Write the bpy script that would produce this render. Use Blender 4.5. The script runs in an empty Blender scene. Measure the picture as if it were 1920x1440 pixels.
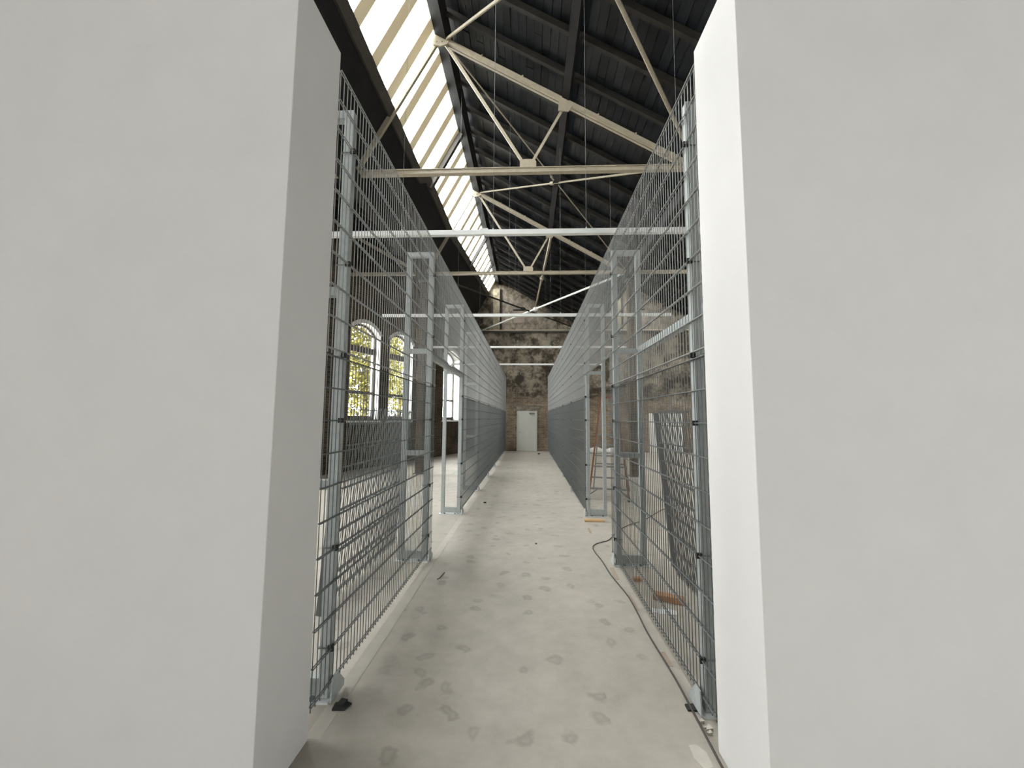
import bpy, bmesh, math, random
from mathutils import Vector, Matrix
random.seed(7)
S = bpy.context.scene
COL = S.collection

# ------------------------------------------------------------------ camera
cam_d = bpy.data.cameras.new('camera')
cam_d.sensor_width = 36.0
cam_d.lens = 739.65 / 1920 * 36.0
cam_d.clip_start = 0.05
cam_d.clip_end = 400
cam = bpy.data.objects.new('camera', cam_d)
COL.objects.link(cam)
RX = Vector((0.99911202, 0.04151945, 0.0071625))
DN = Vector((0.00350506, 0.08750204, -0.99615817))
FW = Vector((-0.04198667, 0.99529871, 0.08727881))
cam.matrix_world = Matrix(((RX.x, -DN.x, -FW.x, 0), (RX.y, -DN.y, -FW.y, 0), (RX.z, -DN.z, -FW.z, 1.73), (0, 0, 0, 1)))
S.camera = cam

# ------------------------------------------------------------------ light: an even overcast sky, nothing else
W = bpy.data.worlds.new('overcast')
S.world = W
W.use_nodes = True
bg = W.node_tree.nodes['Background']
bg.inputs[0].default_value = (1.0, 0.985, 0.97, 1)
bg.inputs[1].default_value = 28.5
S.view_settings.view_transform = 'Standard'
S.view_settings.look = 'None'
S.view_settings.gamma = 1.0
S.view_settings.use_curve_mapping = False
S.view_settings.exposure = 0.0
S.cycles.max_bounces = 10
S.cycles.diffuse_bounces = 6
S.cycles.transparent_max_bounces = 16

def portal(name, c, rot, sx, sy):
    d = bpy.data.lights.new(name, 'AREA')
    d.shape = 'RECTANGLE'; d.size = sx; d.size_y = sy
    d.cycles.is_portal = True
    o = bpy.data.objects.new(name, d); COL.objects.link(o)
    o.location = c; o.rotation_euler = rot
    return o

# ------------------------------------------------------------------ materials
def mat(name, col, rough=0.6, metal=0.0, var=0.0, scale=8.0, bump=0.0, stretch=(1, 1, 1), spec=0.5, objvar=0.0):
    m = bpy.data.materials.new(name); m.use_nodes = True
    nt = m.node_tree; b = nt.nodes['Principled BSDF']
    b.inputs['Roughness'].default_value = rough
    b.inputs['Metallic'].default_value = metal
    b.inputs['Specular IOR Level'].default_value = spec
    b.inputs['Base Color'].default_value = (*col, 1)
    src = None
    if var or bump:
        tc = nt.nodes.new('ShaderNodeTexCoord'); mp = nt.nodes.new('ShaderNodeMapping')
        mp.inputs['Scale'].default_value = stretch
        nt.links.new(tc.outputs['Object'], mp.inputs[0])
        nz = nt.nodes.new('ShaderNodeTexNoise'); nz.inputs['Scale'].default_value = scale
        nz.inputs['Detail'].default_value = 6; nz.inputs['Roughness'].default_value = 0.65
        nt.links.new(mp.outputs[0], nz.inputs[0])
        if var:
            cr = nt.nodes.new('ShaderNodeValToRGB')
            cr.color_ramp.elements[0].position = 0.3; cr.color_ramp.elements[1].position = 0.7
            cr.color_ramp.elements[0].color = (*[c * (1 - var) for c in col], 1)
            cr.color_ramp.elements[1].color = (*[min(1, c * (1 + var)) for c in col], 1)
            nt.links.new(nz.outputs[0], cr.inputs[0]); src = cr.outputs[0]
        if bump:
            bp = nt.nodes.new('ShaderNodeBump'); bp.inputs['Strength'].default_value = bump
            bp.inputs['Distance'].default_value = 0.02
            nt.links.new(nz.outputs[0], bp.inputs['Height']); nt.links.new(bp.outputs[0], b.inputs['Normal'])
    if objvar:
        oi = nt.nodes.new('ShaderNodeObjectInfo')
        mr = nt.nodes.new('ShaderNodeMapRange')
        mr.inputs['To Min'].default_value = 1 - objvar; mr.inputs['To Max'].default_value = 1 + objvar
        nt.links.new(oi.outputs['Random'], mr.inputs[0])
        mx = nt.nodes.new('ShaderNodeMix'); mx.data_type = 'RGBA'; mx.blend_type = 'MULTIPLY'
        mx.inputs['Factor'].default_value = 1
        if src: nt.links.new(src, mx.inputs['A'])
        else: mx.inputs['A'].default_value = (*col, 1)
        nt.links.new(mr.outputs[0], mx.inputs['B']); src = mx.outputs['Result']
    if src: nt.links.new(src, b.inputs['Base Color'])
    return m

M = {}
M['plaster'] = mat('white_plaster', (0.62, 0.61, 0.598), 0.9, var=0.02, scale=3, bump=0.03, spec=0.2)
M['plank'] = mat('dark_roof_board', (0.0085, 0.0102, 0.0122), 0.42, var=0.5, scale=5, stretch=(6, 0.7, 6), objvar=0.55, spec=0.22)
M['rafter'] = mat('dark_rafter', (0.021, 0.019, 0.016), 0.6, var=0.35, scale=6, spec=0.2)
M['deck'] = mat('dark_deck', (0.02, 0.02, 0.02), 0.9)
M['blackwood'] = mat('black_timber', (0.014, 0.0135, 0.013), 0.7, var=0.3, scale=4, spec=0.2)
M['kerb'] = mat('brown_timber', (0.058, 0.051, 0.043), 0.7, var=0.25, scale=4)
M['cream'] = mat('cream_painted_steel', (0.33, 0.288, 0.212), 0.55, var=0.1, scale=12)
M['bar'] = mat('cream_painted_timber', (0.78, 0.73, 0.60), 0.6, var=0.06, scale=10)
def translucent(name, col, f):
    m = mat(name, col, 0.6); nt = m.node_tree
    out = [n for n in nt.nodes if n.type == 'OUTPUT_MATERIAL'][0]; b = nt.nodes['Principled BSDF']
    t = nt.nodes.new('ShaderNodeBsdfTranslucent'); t.inputs[0].default_value = (*col, 1)
    mx = nt.nodes.new('ShaderNodeMixShader'); mx.inputs[0].default_value = f
    nt.links.new(b.outputs[0], mx.inputs[1]); nt.links.new(t.outputs[0], mx.inputs[2]); nt.links.new(mx.outputs[0], out.inputs[0])
    return m
M['bar'] = translucent('cream_translucent_cap_strip', (0.72, 0.66, 0.52), 0.13)
M['galv'] = mat('galvanised_steel', (0.385, 0.41, 0.405), 0.55, metal=0.25, var=0.14, scale=25)
M['galv2'] = mat('galvanised_edge', (0.62, 0.64, 0.64), 0.45, metal=0.2, var=0.1, scale=25)
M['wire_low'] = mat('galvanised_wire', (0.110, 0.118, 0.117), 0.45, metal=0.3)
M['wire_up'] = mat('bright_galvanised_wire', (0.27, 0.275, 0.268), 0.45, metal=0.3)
M['whitepaint'] = mat('white_painted_metal', (0.80, 0.81, 0.79), 0.5)
M['black'] = mat('black_rubber', (0.015, 0.015, 0.015), 0.7)
M['cable'] = mat('dark_cable', (0.05, 0.042, 0.035), 0.6)
M['door'] = mat('pale_door_paint', (0.50, 0.50, 0.45), 0.6, var=0.05, scale=2)
M['whitedoor'] = mat('white_door_paint', (0.66, 0.66, 0.62), 0.6, var=0.06, scale=2)
M['steelgrey'] = mat('grey_steel', (0.16, 0.165, 0.165), 0.5, metal=0.3)
M['reveal'] = mat('white_reveal_plaster', (0.80, 0.79, 0.77), 0.9, var=0.05, scale=5)
M['winframe'] = mat('dark_window_frame', (0.09, 0.075, 0.065), 0.6)
M['orange'] = mat('orange_brown_rail', (0.20, 0.075, 0.030), 0.55, var=0.3, scale=10)
M['redbrown'] = mat('red_brown_rail', (0.17, 0.075, 0.045), 0.6, var=0.3, scale=10)
M['tread'] = mat('grey_tread', (0.20, 0.20, 0.19), 0.7)
M['treaddark'] = mat('dark_tread', (0.06, 0.06, 0.058), 0.7)
M['wood'] = mat('raw_timber', (0.50, 0.33, 0.16), 0.7, var=0.25, scale=6, stretch=(1, 6, 6))
M['clay'] = mat('orange_timber', (0.38, 0.19, 0.09), 0.7, var=0.3, scale=6)
M['bag'] = mat('white_sacking', (0.62, 0.61, 0.58), 0.85, var=0.12, scale=14, bump=0.4)
M['patch'] = mat('brown_tape', (0.36, 0.29, 0.22), 0.8, var=0.1, scale=8)
M['film'] = mat('clear_film', (0.75, 0.76, 0.76), 0.2)
M['white'] = mat('white_spilt_plaster', (0.52, 0.49, 0.43), 0.9, var=0.1, scale=12)
M['leafy'] = mat('yellow_green_leaf', (0.22, 0.205, 0.040), 0.7, var=0.4, scale=2)
M['bark'] = mat('tree_bark', (0.10, 0.08, 0.06), 0.9)
M['yard'] = mat('pale_paving', (0.46, 0.42, 0.40), 0.9, var=0.1, scale=1)
M['yardwall'] = mat('pale_pink_render', (0.075, 0.062, 0.060), 0.9, var=0.08, scale=1)

def glass(name):
    m = bpy.data.materials.new(name); m.use_nodes = True
    nt = m.node_tree
    for n in list(nt.nodes):
        if n.type != 'OUTPUT_MATERIAL': nt.nodes.remove(n)
    out = [n for n in nt.nodes if n.type == 'OUTPUT_MATERIAL'][0]
    tr = nt.nodes.new('ShaderNodeBsdfTransparent'); tr.inputs[0].default_value = (0.93, 0.95, 0.95, 1)
    gl = nt.nodes.new('ShaderNodeBsdfGlossy'); gl.inputs['Roughness'].default_value = 0.05
    mx = nt.nodes.new('ShaderNodeMixShader'); mx.inputs[0].default_value = 0.07
    nt.links.new(tr.outputs[0], mx.inputs[1]); nt.links.new(gl.outputs[0], mx.inputs[2])
    nt.links.new(mx.outputs[0], out.inputs[0])
    return m
M['glass'] = glass('window_glass')

def brickwall(name, dark=1.0, low=2.6):
    """Old soot-stained brick with flaking plaster (object coordinates: x along, z up)."""
    m = bpy.data.materials.new(name); m.use_nodes = True
    nt = m.node_tree; b = nt.nodes['Principled BSDF']; L = nt.links.new
    b.inputs['Roughness'].default_value = 0.9
    b.inputs['Specular IOR Level'].default_value = 0.2
    tc = nt.nodes.new('ShaderNodeTexCoord')
    sp = nt.nodes.new('ShaderNodeSeparateXYZ'); L(tc.outputs['Object'], sp.inputs[0])
    cb = nt.nodes.new('ShaderNodeCombineXYZ'); L(sp.outputs['X'], cb.inputs['X']); L(sp.outputs['Z'], cb.inputs['Y'])
    br = nt.nodes.new('ShaderNodeTexBrick')
    br.inputs['Scale'].default_value = 1.0
    br.inputs['Brick Width'].default_value = 0.25; br.inputs['Row Height'].default_value = 0.077
    br.inputs['Mortar Size'].default_value = 0.012
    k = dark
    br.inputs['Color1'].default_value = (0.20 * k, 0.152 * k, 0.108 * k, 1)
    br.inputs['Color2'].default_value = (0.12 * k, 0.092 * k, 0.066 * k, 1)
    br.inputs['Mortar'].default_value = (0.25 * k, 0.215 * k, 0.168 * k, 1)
    L(cb.outputs[0], br.inputs[0])
    def noise(scale, detail=8, rough=0.7):
        n = nt.nodes.new('ShaderNodeTexNoise'); n.inputs['Scale'].default_value = scale
        n.inputs['Detail'].default_value = detail; n.inputs['Roughness'].default_value = rough
        L(tc.outputs['Object'], n.inputs[0]); return n
    def ramp(src, p0, p1, c0, c1):
        r = nt.nodes.new('ShaderNodeValToRGB'); e = r.color_ramp.elements
        e[0].position = p0; e[1].position = p1; e[0].color = (*c0, 1); e[1].color = (*c1, 1)
        L(src, r.inputs[0]); return r
    def mix(f, a, bb, mode='MIX'):
        x = nt.nodes.new('ShaderNodeMix'); x.data_type = 'RGBA'; x.blend_type = mode
        if isinstance(f, float): x.inputs['Factor'].default_value = f
        else: L(f, x.inputs['Factor'])
        L(a, x.inputs['A']); L(bb, x.inputs['B']); return x.outputs['Result']
    big = noise(0.9, 6); fine = noise(1.7, 10, 0.74); tiny = noise(9, 6)
    plaster = ramp(fine.outputs[0], 0.44, 0.57, (0.045 * k, 0.037 * k, 0.027 * k), (0.21 * k, 0.185 * k, 0.148 * k))
    # flaking mask: plaster mostly above the door-head course, brick below
    mz = nt.nodes.new('ShaderNodeMapRange'); mz.inputs['From Min'].default_value = low - 0.3; mz.inputs['From Max'].default_value = low + 0.9
    L(sp.outputs['Z'], mz.inputs[0])
    ad = nt.nodes.new('ShaderNodeMath'); ad.operation = 'MULTIPLY_ADD'; ad.inputs[1].default_value = 0.42
    L(mz.outputs[0], ad.inputs[0]); L(big.outputs[0], ad.inputs[2])
    msk = ramp(ad.outputs[0], 0.60, 0.72, (0, 0, 0), (1, 1, 1))
    c = mix(msk.outputs[0], br.outputs[0], plaster.outputs[0])
    soot = ramp(big.outputs[0], 0.35, 0.62, (0.50, 0.48, 0.46), (1.1, 1.08, 1.05))
    c = mix(1.0, c, soot.outputs[0], 'MULTIPLY')
    chip = ramp(tiny.outputs[0], 0.64, 0.70, (0, 0, 0), (1, 1, 1))
    pale = nt.nodes.new('ShaderNodeRGB'); pale.outputs[0].default_value = (0.30 * k, 0.27 * k, 0.22 * k, 1)
    c = mix(chip.outputs[0], c, pale.outputs[0])
    L(c, b.inputs['Base Color'])
    bp = nt.nodes.new('ShaderNodeBump'); bp.inputs['Strength'].default_value = 0.5; bp.inputs['Distance'].default_value = 0.03
    L(fine.outputs[0], bp.inputs['Height']); L(bp.outputs[0], b.inputs['Normal'])
    return m
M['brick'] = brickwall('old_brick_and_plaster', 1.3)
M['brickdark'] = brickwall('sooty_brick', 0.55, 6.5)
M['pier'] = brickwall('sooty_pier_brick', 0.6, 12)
M['render'] = mat('flaking_render', (0.20, 0.168, 0.132), 0.9, var=0.6, scale=5, bump=0.5)
M['render2'] = mat('pinkish_infill', (0.27, 0.215, 0.18), 0.9, var=0.2, scale=5, bump=0.2)
M['flue'] = mat('yellowed_render', (0.25, 0.215, 0.15), 0.9, var=0.55, scale=5, bump=0.3)

def concrete():
    m = bpy.data.materials.new('worn_concrete'); m.use_nodes = True
    nt = m.node_tree; b = nt.nodes['Principled BSDF']; L = nt.links.new
    b.inputs['Specular IOR Level'].default_value = 0.45
    tc = nt.nodes.new('ShaderNodeTexCoord')
    def noise(scale, detail=6, rough=0.6):
        n = nt.nodes.new('ShaderNodeTexNoise'); n.inputs['Scale'].default_value = scale
        n.inputs['Detail'].default_value = detail; n.inputs['Roughness'].default_value = rough
        L(tc.outputs['Object'], n.inputs[0]); return n
    def ramp(src, stops):
        r = nt.nodes.new('ShaderNodeValToRGB'); e = r.color_ramp.elements
        while len(e) < len(stops): e.new(0.5)
        for i, (p, c) in enumerate(stops): e[i].position = p; e[i].color = (*c, 1)
        L(src, r.inputs[0]); return r.outputs[0]
    def mul(a, bb, f=1.0):
        x = nt.nodes.new('ShaderNodeMix'); x.data_type = 'RGBA'; x.blend_type = 'MULTIPLY'; x.inputs['Factor'].default_value = f
        L(a, x.inputs['A']); L(bb, x.inputs['B']); return x.outputs['Result']
    c = ramp(noise(0.7).outputs[0], [(0.3, (0.375, 0.345, 0.297)), (0.7, (0.475, 0.438, 0.38))])
    c = mul(c, ramp(noise(5, 8, 0.7).outputs[0], [(0.3, (0.86, 0.86, 0.85)), (0.7, (1.08, 1.08, 1.08))]))
    # ring-like damp spots left by rollers and pads
    wob = noise(3)
    va = nt.nodes.new('ShaderNodeMix'); va.data_type = 'RGBA'; va.blend_type = 'LINEAR_LIGHT'; va.inputs['Factor'].default_value = 0.16
    L(tc.outputs['Object'], va.inputs['A']); L(wob.outputs['Color'], va.inputs['B'])
    vo = nt.nodes.new('ShaderNodeTexVoronoi'); vo.inputs['Scale'].default_value = 4.4; vo.voronoi_dimensions = '2D'
    L(va.outputs['Result'], vo.inputs['Vector'])
    spot = ramp(vo.outputs['Distance'], [(0.02, (0.88, 0.88, 0.87)), (0.14, (0.75, 0.75, 0.735)), (0.27, (1, 1, 1))])
    # only some cells carry a spot
    sx = nt.nodes.new('ShaderNodeSeparateColor'); L(vo.outputs['Color'], sx.inputs[0])
    pick = ramp(sx.outputs[0], [(0.52, (0, 0, 0)), (0.85, (1, 1, 1))])
    x = nt.nodes.new('ShaderNodeMix'); x.data_type = 'RGBA'; x.blend_type = 'MULTIPLY'
    L(pick, x.inputs['Factor']); L(c, x.inputs['A']); L(spot, x.inputs['B']); c = x.outputs['Result']
    L(c, b.inputs['Base Color'])
    r = nt.nodes.new('ShaderNodeMapRange'); r.inputs['To Min'].default_value = 0.42; r.inputs['To Max'].default_value = 0.75
    L(noise(1.6).outputs[0], r.inputs[0]); L(r.outputs[0], b.inputs['Roughness'])
    bp = nt.nodes.new('ShaderNodeBump'); bp.inputs['Strength'].default_value = 0.12; bp.inputs['Distance'].default_value = 0.01
    L(noise(18).outputs[0], bp.inputs['Height']); L(bp.outputs[0], b.inputs['Normal'])
    return m
M['concrete'] = concrete()
M['flooring'] = mat('pale_flooring', (0.48, 0.447, 0.39), 0.75, var=0.08, scale=5, bump=0.05)

# ------------------------------------------------------------------ mesh helpers
class MB:
    """Collects shapes in world coordinates; build() links them as one mesh object."""
    def __init__(s): s.v = []; s.f = []
    def add(s, vs, fs):
        n = len(s.v); s.v += [tuple(v) for v in vs]; s.f += [tuple(i + n for i in f) for f in fs]; return s
    def box(s, x0, x1, y0, y1, z0, z1):
        return s.add([(x0, y0, z0), (x1, y0, z0), (x1, y1, z0), (x0, y1, z0), (x0, y0, z1), (x1, y0, z1), (x1, y1, z1), (x0, y1, z1)],
                     [(0, 3, 2, 1), (4, 5, 6, 7), (0, 1, 5, 4), (1, 2, 6, 5), (2, 3, 7, 6), (3, 0, 4, 7)])
    def bar(s, a, b, w, h, up=(0, 0, 1)):
        """Rectangular bar from a to b; w across, h along up."""
        a = Vector(a); b = Vector(b); d = (b - a).normalized(); up = Vector(up)
        u = up - d * up.dot(d)
        if u.length < 1e-6: u = Vector((1, 0, 0)) - d * d.x
        u.normalize(); r = d.cross(u)
        vs = []
        for p in (a, b):
            for (i, j) in ((-1, -1), (1, -1), (1, 1), (-1, 1)): vs.append(p + r * (i * w / 2) + u * (j * h / 2))
        return s.add(vs, [(3, 2, 1, 0), (4, 5, 6, 7), (0, 1, 5, 4), (1, 2, 6, 5), (2, 3, 7, 6), (3, 0, 4, 7)])
    def rod(s, a, b, r, n=6, caps=True):
        a = Vector(a); b = Vector(b); d = (b - a).normalized()
        u = Vector((1, 0, 0)) if abs(d.x) < 0.9 else Vector((0, 1, 0))
        u = (u - d * u.dot(d)).normalized(); w = d.cross(u)
        vs = [p + (u * math.cos(t) + w * math.sin(t)) * r for p in (a, b) for t in [2 * math.pi * k / n for k in range(n)]]
        fs = [(k, (k + 1) % n, n + (k + 1) % n, n + k) for k in range(n)]
        if caps: fs += [tuple(reversed(range(n))), tuple(range(n, 2 * n))]
        return s.add(vs, fs)
    def tube(s, pts, r, n=6):
        pts = [Vector(p) for p in pts]; rings = []
        for i, p in enumerate(pts):
            d = (pts[min(i + 1, len(pts) - 1)] - pts[max(i - 1, 0)]).normalized()
            u = Vector((0, 0, 1)) - d * d.z
            if u.length < 1e-4: u = Vector((1, 0, 0))
            u.normalize(); w = d.cross(u)
            rings.append([p + (u * math.cos(t) + w * math.sin(t)) * r for t in [2 * math.pi * k / n for k in range(n)]])
        vs = [v for rg in rings for v in rg]; fs = []
        for i in range(len(pts) - 1):
            for k in range(n): fs.append((i * n + k, i * n + (k + 1) % n, (i + 1) * n + (k + 1) % n, (i + 1) * n + k))
        fs += [tuple(reversed(range(n))), tuple(range((len(pts) - 1) * n, len(pts) * n))]
        return s.add(vs, fs)
    def prism(s, poly, off):
        """Planar polygon (world points) extruded by vector off."""
        n = len(poly); off = Vector(off); p = [Vector(q) for q in poly]
        return s.add(p + [q + off for q in p], [tuple(range(n)), tuple(reversed(range(n, 2 * n)))] + [(k, k + n, (k + 1) % n + n, (k + 1) % n) for k in range(n)])
    def build(s, name, m, parent=None, kind=None, label=None, bevel=0.0, smooth=False):
        o = bpy.data.objects.new(name, None if False else bpy.data.meshes.new(name))
        L0 = parent_world(parent)
        o.data.from_pydata([(x - L0.x, y - L0.y, z - L0.z) for x, y, z in s.v], [], s.f)
        bm = bmesh.new(); bm.from_mesh(o.data); bmesh.ops.recalc_face_normals(bm, faces=bm.faces)
        bm.to_mesh(o.data); bm.free()
        if smooth:
            for p in o.data.polygons: p.use_smooth = True
        o.data.materials.append(M[m] if isinstance(m, str) else m)
        COL.objects.link(o)
        if parent: o.parent = parent
        if kind: o['kind'] = kind
        if label: o['label'] = label
        if bevel:
            bv = o.modifiers.new('bevel', 'BEVEL'); bv.width = bevel; bv.segments = 2; bv.limit_method = 'ANGLE'
        return o
LOC = {}
def parent_world(p):
    v = Vector((0, 0, 0))
    while p is not None: v += p.location; p = p.parent
    return v
def tag(o, label=None, cat=None, group=None, kind=None):
    if label: o['label'] = label
    if cat: o['category'] = cat
    if group: o['group'] = group
    if kind: o['kind'] = kind
    return o
def thing(name, label, cat, loc=(0, 0, 0), group=None):
    o = bpy.data.objects.new(name, None); COL.objects.link(o); o.location = loc
    o.empty_display_size = 0.1
    return tag(o, label, cat, group)
def copy_tree(o, loc, label=None):
    def rec(q, par):
        c = q.copy(); COL.objects.link(c)
        if par: c.parent = par
        for ch in kids.get(q.name, []): rec(ch, c)
        return c
    kids = {}
    for q in list(o.children_recursive): kids.setdefault(q.parent.name, []).append(q)
    c = rec(o, None); c.location = loc
    if label: c['label'] = label
    return c
ORD = ['first', 'second', 'third', 'fourth', 'fifth', 'sixth', 'seventh', 'eighth', 'ninth']

# ------------------------------------------------------------------ the hall (camera at x 0, y 0; corridor runs along +y)
Y0, Y1 = -8.0, 21.3            # wall behind the camera, end wall
XR = 9.8                        # right side wall
PITCH = 6.6
def xw(y): return -5.65 + (y - 13.3) * 0.3425      # inner face of the slanting left wall

MB().box(-14, XR + 0.4, Y0 - 0.4, Y1 + 0.4, -0.25, 0).build('floor', 'concrete', kind='structure', label='worn grey concrete floor with damp spots')
FL = COL.objects['floor']
MB().box(-1.205, -1.115, 2.24, 21.2, 0, 0.0012).build('paler_strip', 'flooring', FL, label='paler screed strip under the left mesh')  # narrow strip in a paler floor tone along the mesh foot

# --- end wall with its saw-tooth gables
RIDGE_Z, VAL_Z = 9.36, 6.43
prof = [(-4.2, -0.2), (XR + 0.3, -0.2), (XR + 0.3, VAL_Z + 0.2), (-1.82 + PITCH, RIDGE_Z + 0.22), (3.2, VAL_Z + 0.2), (-1.82, RIDGE_Z + 0.22), (-3.4, VAL_Z + 0.2), (-4.2, VAL_Z + 0.65)]
MB().prism([(x, Y1, z) for x, z in prof], (0, 0.4, 0)).build('wall_back', 'brick', kind='structure', label='soot-stained brick end wall with flaking plaster')
WB = COL.objects['wall_back']
for k, dx in enumerate((0, PITCH)):
    MB().box(-1.96 + dx, -1.60 + dx, Y1 - 0.14, Y1, 6.56, 8.85).build('chimney_flue', 'flue', WB, label='pale yellowed upright flue on the gable')
    MB().box(-1.58 + dx, -1.50 + dx, Y1 - 0.10, Y1, 6.56, 8.85).build('dark_upright', 'blackwood', WB)  # narrow black upright strip beside the flue
    MB().prism([(x + dx, Y1 - 0.03, z) for x, z in ((-1.5, 6.56), (1.55, 6.56), (1.5, 7.0), (1.25, 7.35), (-0.5, 8.32), (-1.5, 8.85))], (0, 0.03, 0)).build('render_patch', 'render', WB)
    MB().box(-0.83 + dx, -0.24 + dx, Y1 - 0.05, Y1 - 0.03, 6.95, 7.62).build('blocked_opening', 'render2', WB, label='paler blocked-up square opening')
    MB().box(-0.86 + dx, -0.30 + dx, Y1 - 0.06, Y1 - 0.03, 7.64, 7.72).build('lintel', 'blackwood', WB)
    MB().box(-3.2 + dx, 3.1 + dx, Y1 - 0.12, Y1, 6.42, 6.52).build('wall_beam', 'kerb', WB)
    MB().box(-3.2 + dx, 3.1 + dx, Y1 - 0.15, Y1, 6.52, 6.55).build('lit_beam_flange', 'bar', WB)  # bright cream stands in for light falling on the beam's top
MB().box(-2.9, 3.1, Y1 - 0.05, Y1, 2.42, 2.50).build('brick_course', 'render', WB)
MB().box(-0.80, 0.58, Y1 - 0.04, Y1, 2.16, 2.38).build('door_head', 'render', WB)

# --- door at the end of the corridor
d = thing('door_1', 'pale green-grey flush door at the end of the corridor', 'door', (-0.08, Y1, 0)); d['kind'] = 'structure'
MB().box(-0.56, 0.40, Y1 - 0.05, Y1 - 0.01, 0.01, 2.08).build('door_leaf', 'door', d, bevel=0.004)
fr = MB(); fr.box(-0.62, -0.56, Y1 - 0.07, Y1, 0, 2.14); fr.box(0.40, 0.46, Y1 - 0.07, Y1, 0, 2.14); fr.box(-0.56, 0.40, Y1 - 0.07, Y1, 2.08, 2.14)
fr.build('door_frame', 'door', d)
MB().box(0.04, 0.34, Y1 - 0.12, Y1 - 0.05, 1.98, 2.05).build('door_closer', 'steelgrey', d)
MB().rod((-0.50, Y1 - 0.11, 1.02), (-0.37, Y1 - 0.11, 1.02), 0.010).rod((-0.50, Y1 - 0.11, 1.02), (-0.50, Y1 - 0.05, 1.02), 0.010).build('door_handle', 'steelgrey', d)
# --- white double door further right
d = thing('door_2', 'white double door in the end wall behind the right mesh', 'door', (7.25, Y1, 0)); d['kind'] = 'structure'
MB().box(6.42, 7.235, Y1 - 0.05, Y1 - 0.01, 0.01, 2.0).build('door_leaf', 'whitedoor', d, bevel=0.004)
MB().box(7.265, 8.08, Y1 - 0.05, Y1 - 0.01, 0.01, 2.0).build('door_leaf', 'whitedoor', d, bevel=0.004)
fr = MB(); fr.box(6.36, 6.42, Y1 - 0.07, Y1, 0, 2.06); fr.box(8.08, 8.14, Y1 - 0.07, Y1, 0, 2.06); fr.box(6.42, 8.08, Y1 - 0.07, Y1, 2.0, 2.06)
fr.build('door_frame', 'whitedoor', d)

# --- slanting left wall with three arched windows
S0 = Vector((-5.65, 13.3, 0)); SD = Vector((0.324, 0.946, 0)).normalized(); SN = Vector((-SD.y, SD.x, 0)); TH = 0.45
def wp(s, z, dpt=0.0): return S0 + SD * s + SN * dpt + Vector((0, 0, z))
WIN = [(-0.76, 0.76), (1.28, 2.76), (5.15, 6.72)]
HID = [(-18.6, -17.1), (-16.6, -15.1), (-12.65, -11.15), (-10.65, -9.15), (-6.7, -5.2), (-4.7, -3.2)]   # unseen windows continuing the row, added for the light they let in
SILL, SPRING, RISE = 1.63, 4.66, 0.36
edges = [-24.0]
for a, b in HID + WIN: edges += [a, b]
edges.append(8.7)
wl = thing('wall_left', 'dark brick side wall with arched windows', None, tuple(S0)); wl['kind'] = 'structure'
del_cat = None
for i in range(0, len(edges), 2):
    a, b = edges[i], edges[i + 1]
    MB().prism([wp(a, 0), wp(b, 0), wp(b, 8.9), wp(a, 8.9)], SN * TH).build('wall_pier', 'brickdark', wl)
def arch(a, b, n=12, grow=0.0):
    c = (a + b) / 2; w = (b - a) / 2
    R = (w * w + RISE * RISE) / (2 * RISE); z0 = SPRING + RISE - R
    t0 = math.asin(w / R)
    return [(c + (R + grow) * math.sin(t), z0 + (R + grow) * math.cos(t)) for t in [-t0 + 2 * t0 * k / n for k in range(n + 1)]]
for a, b in HID + WIN:
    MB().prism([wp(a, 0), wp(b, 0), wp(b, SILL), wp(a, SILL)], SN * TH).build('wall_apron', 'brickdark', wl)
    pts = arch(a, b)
    MB().prism([wp(s, z) for s, z in pts] + [wp(b, 8.9), wp(a, 8.9)], SN * TH).build('wall_spandrel', 'brickdark', wl)
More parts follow.
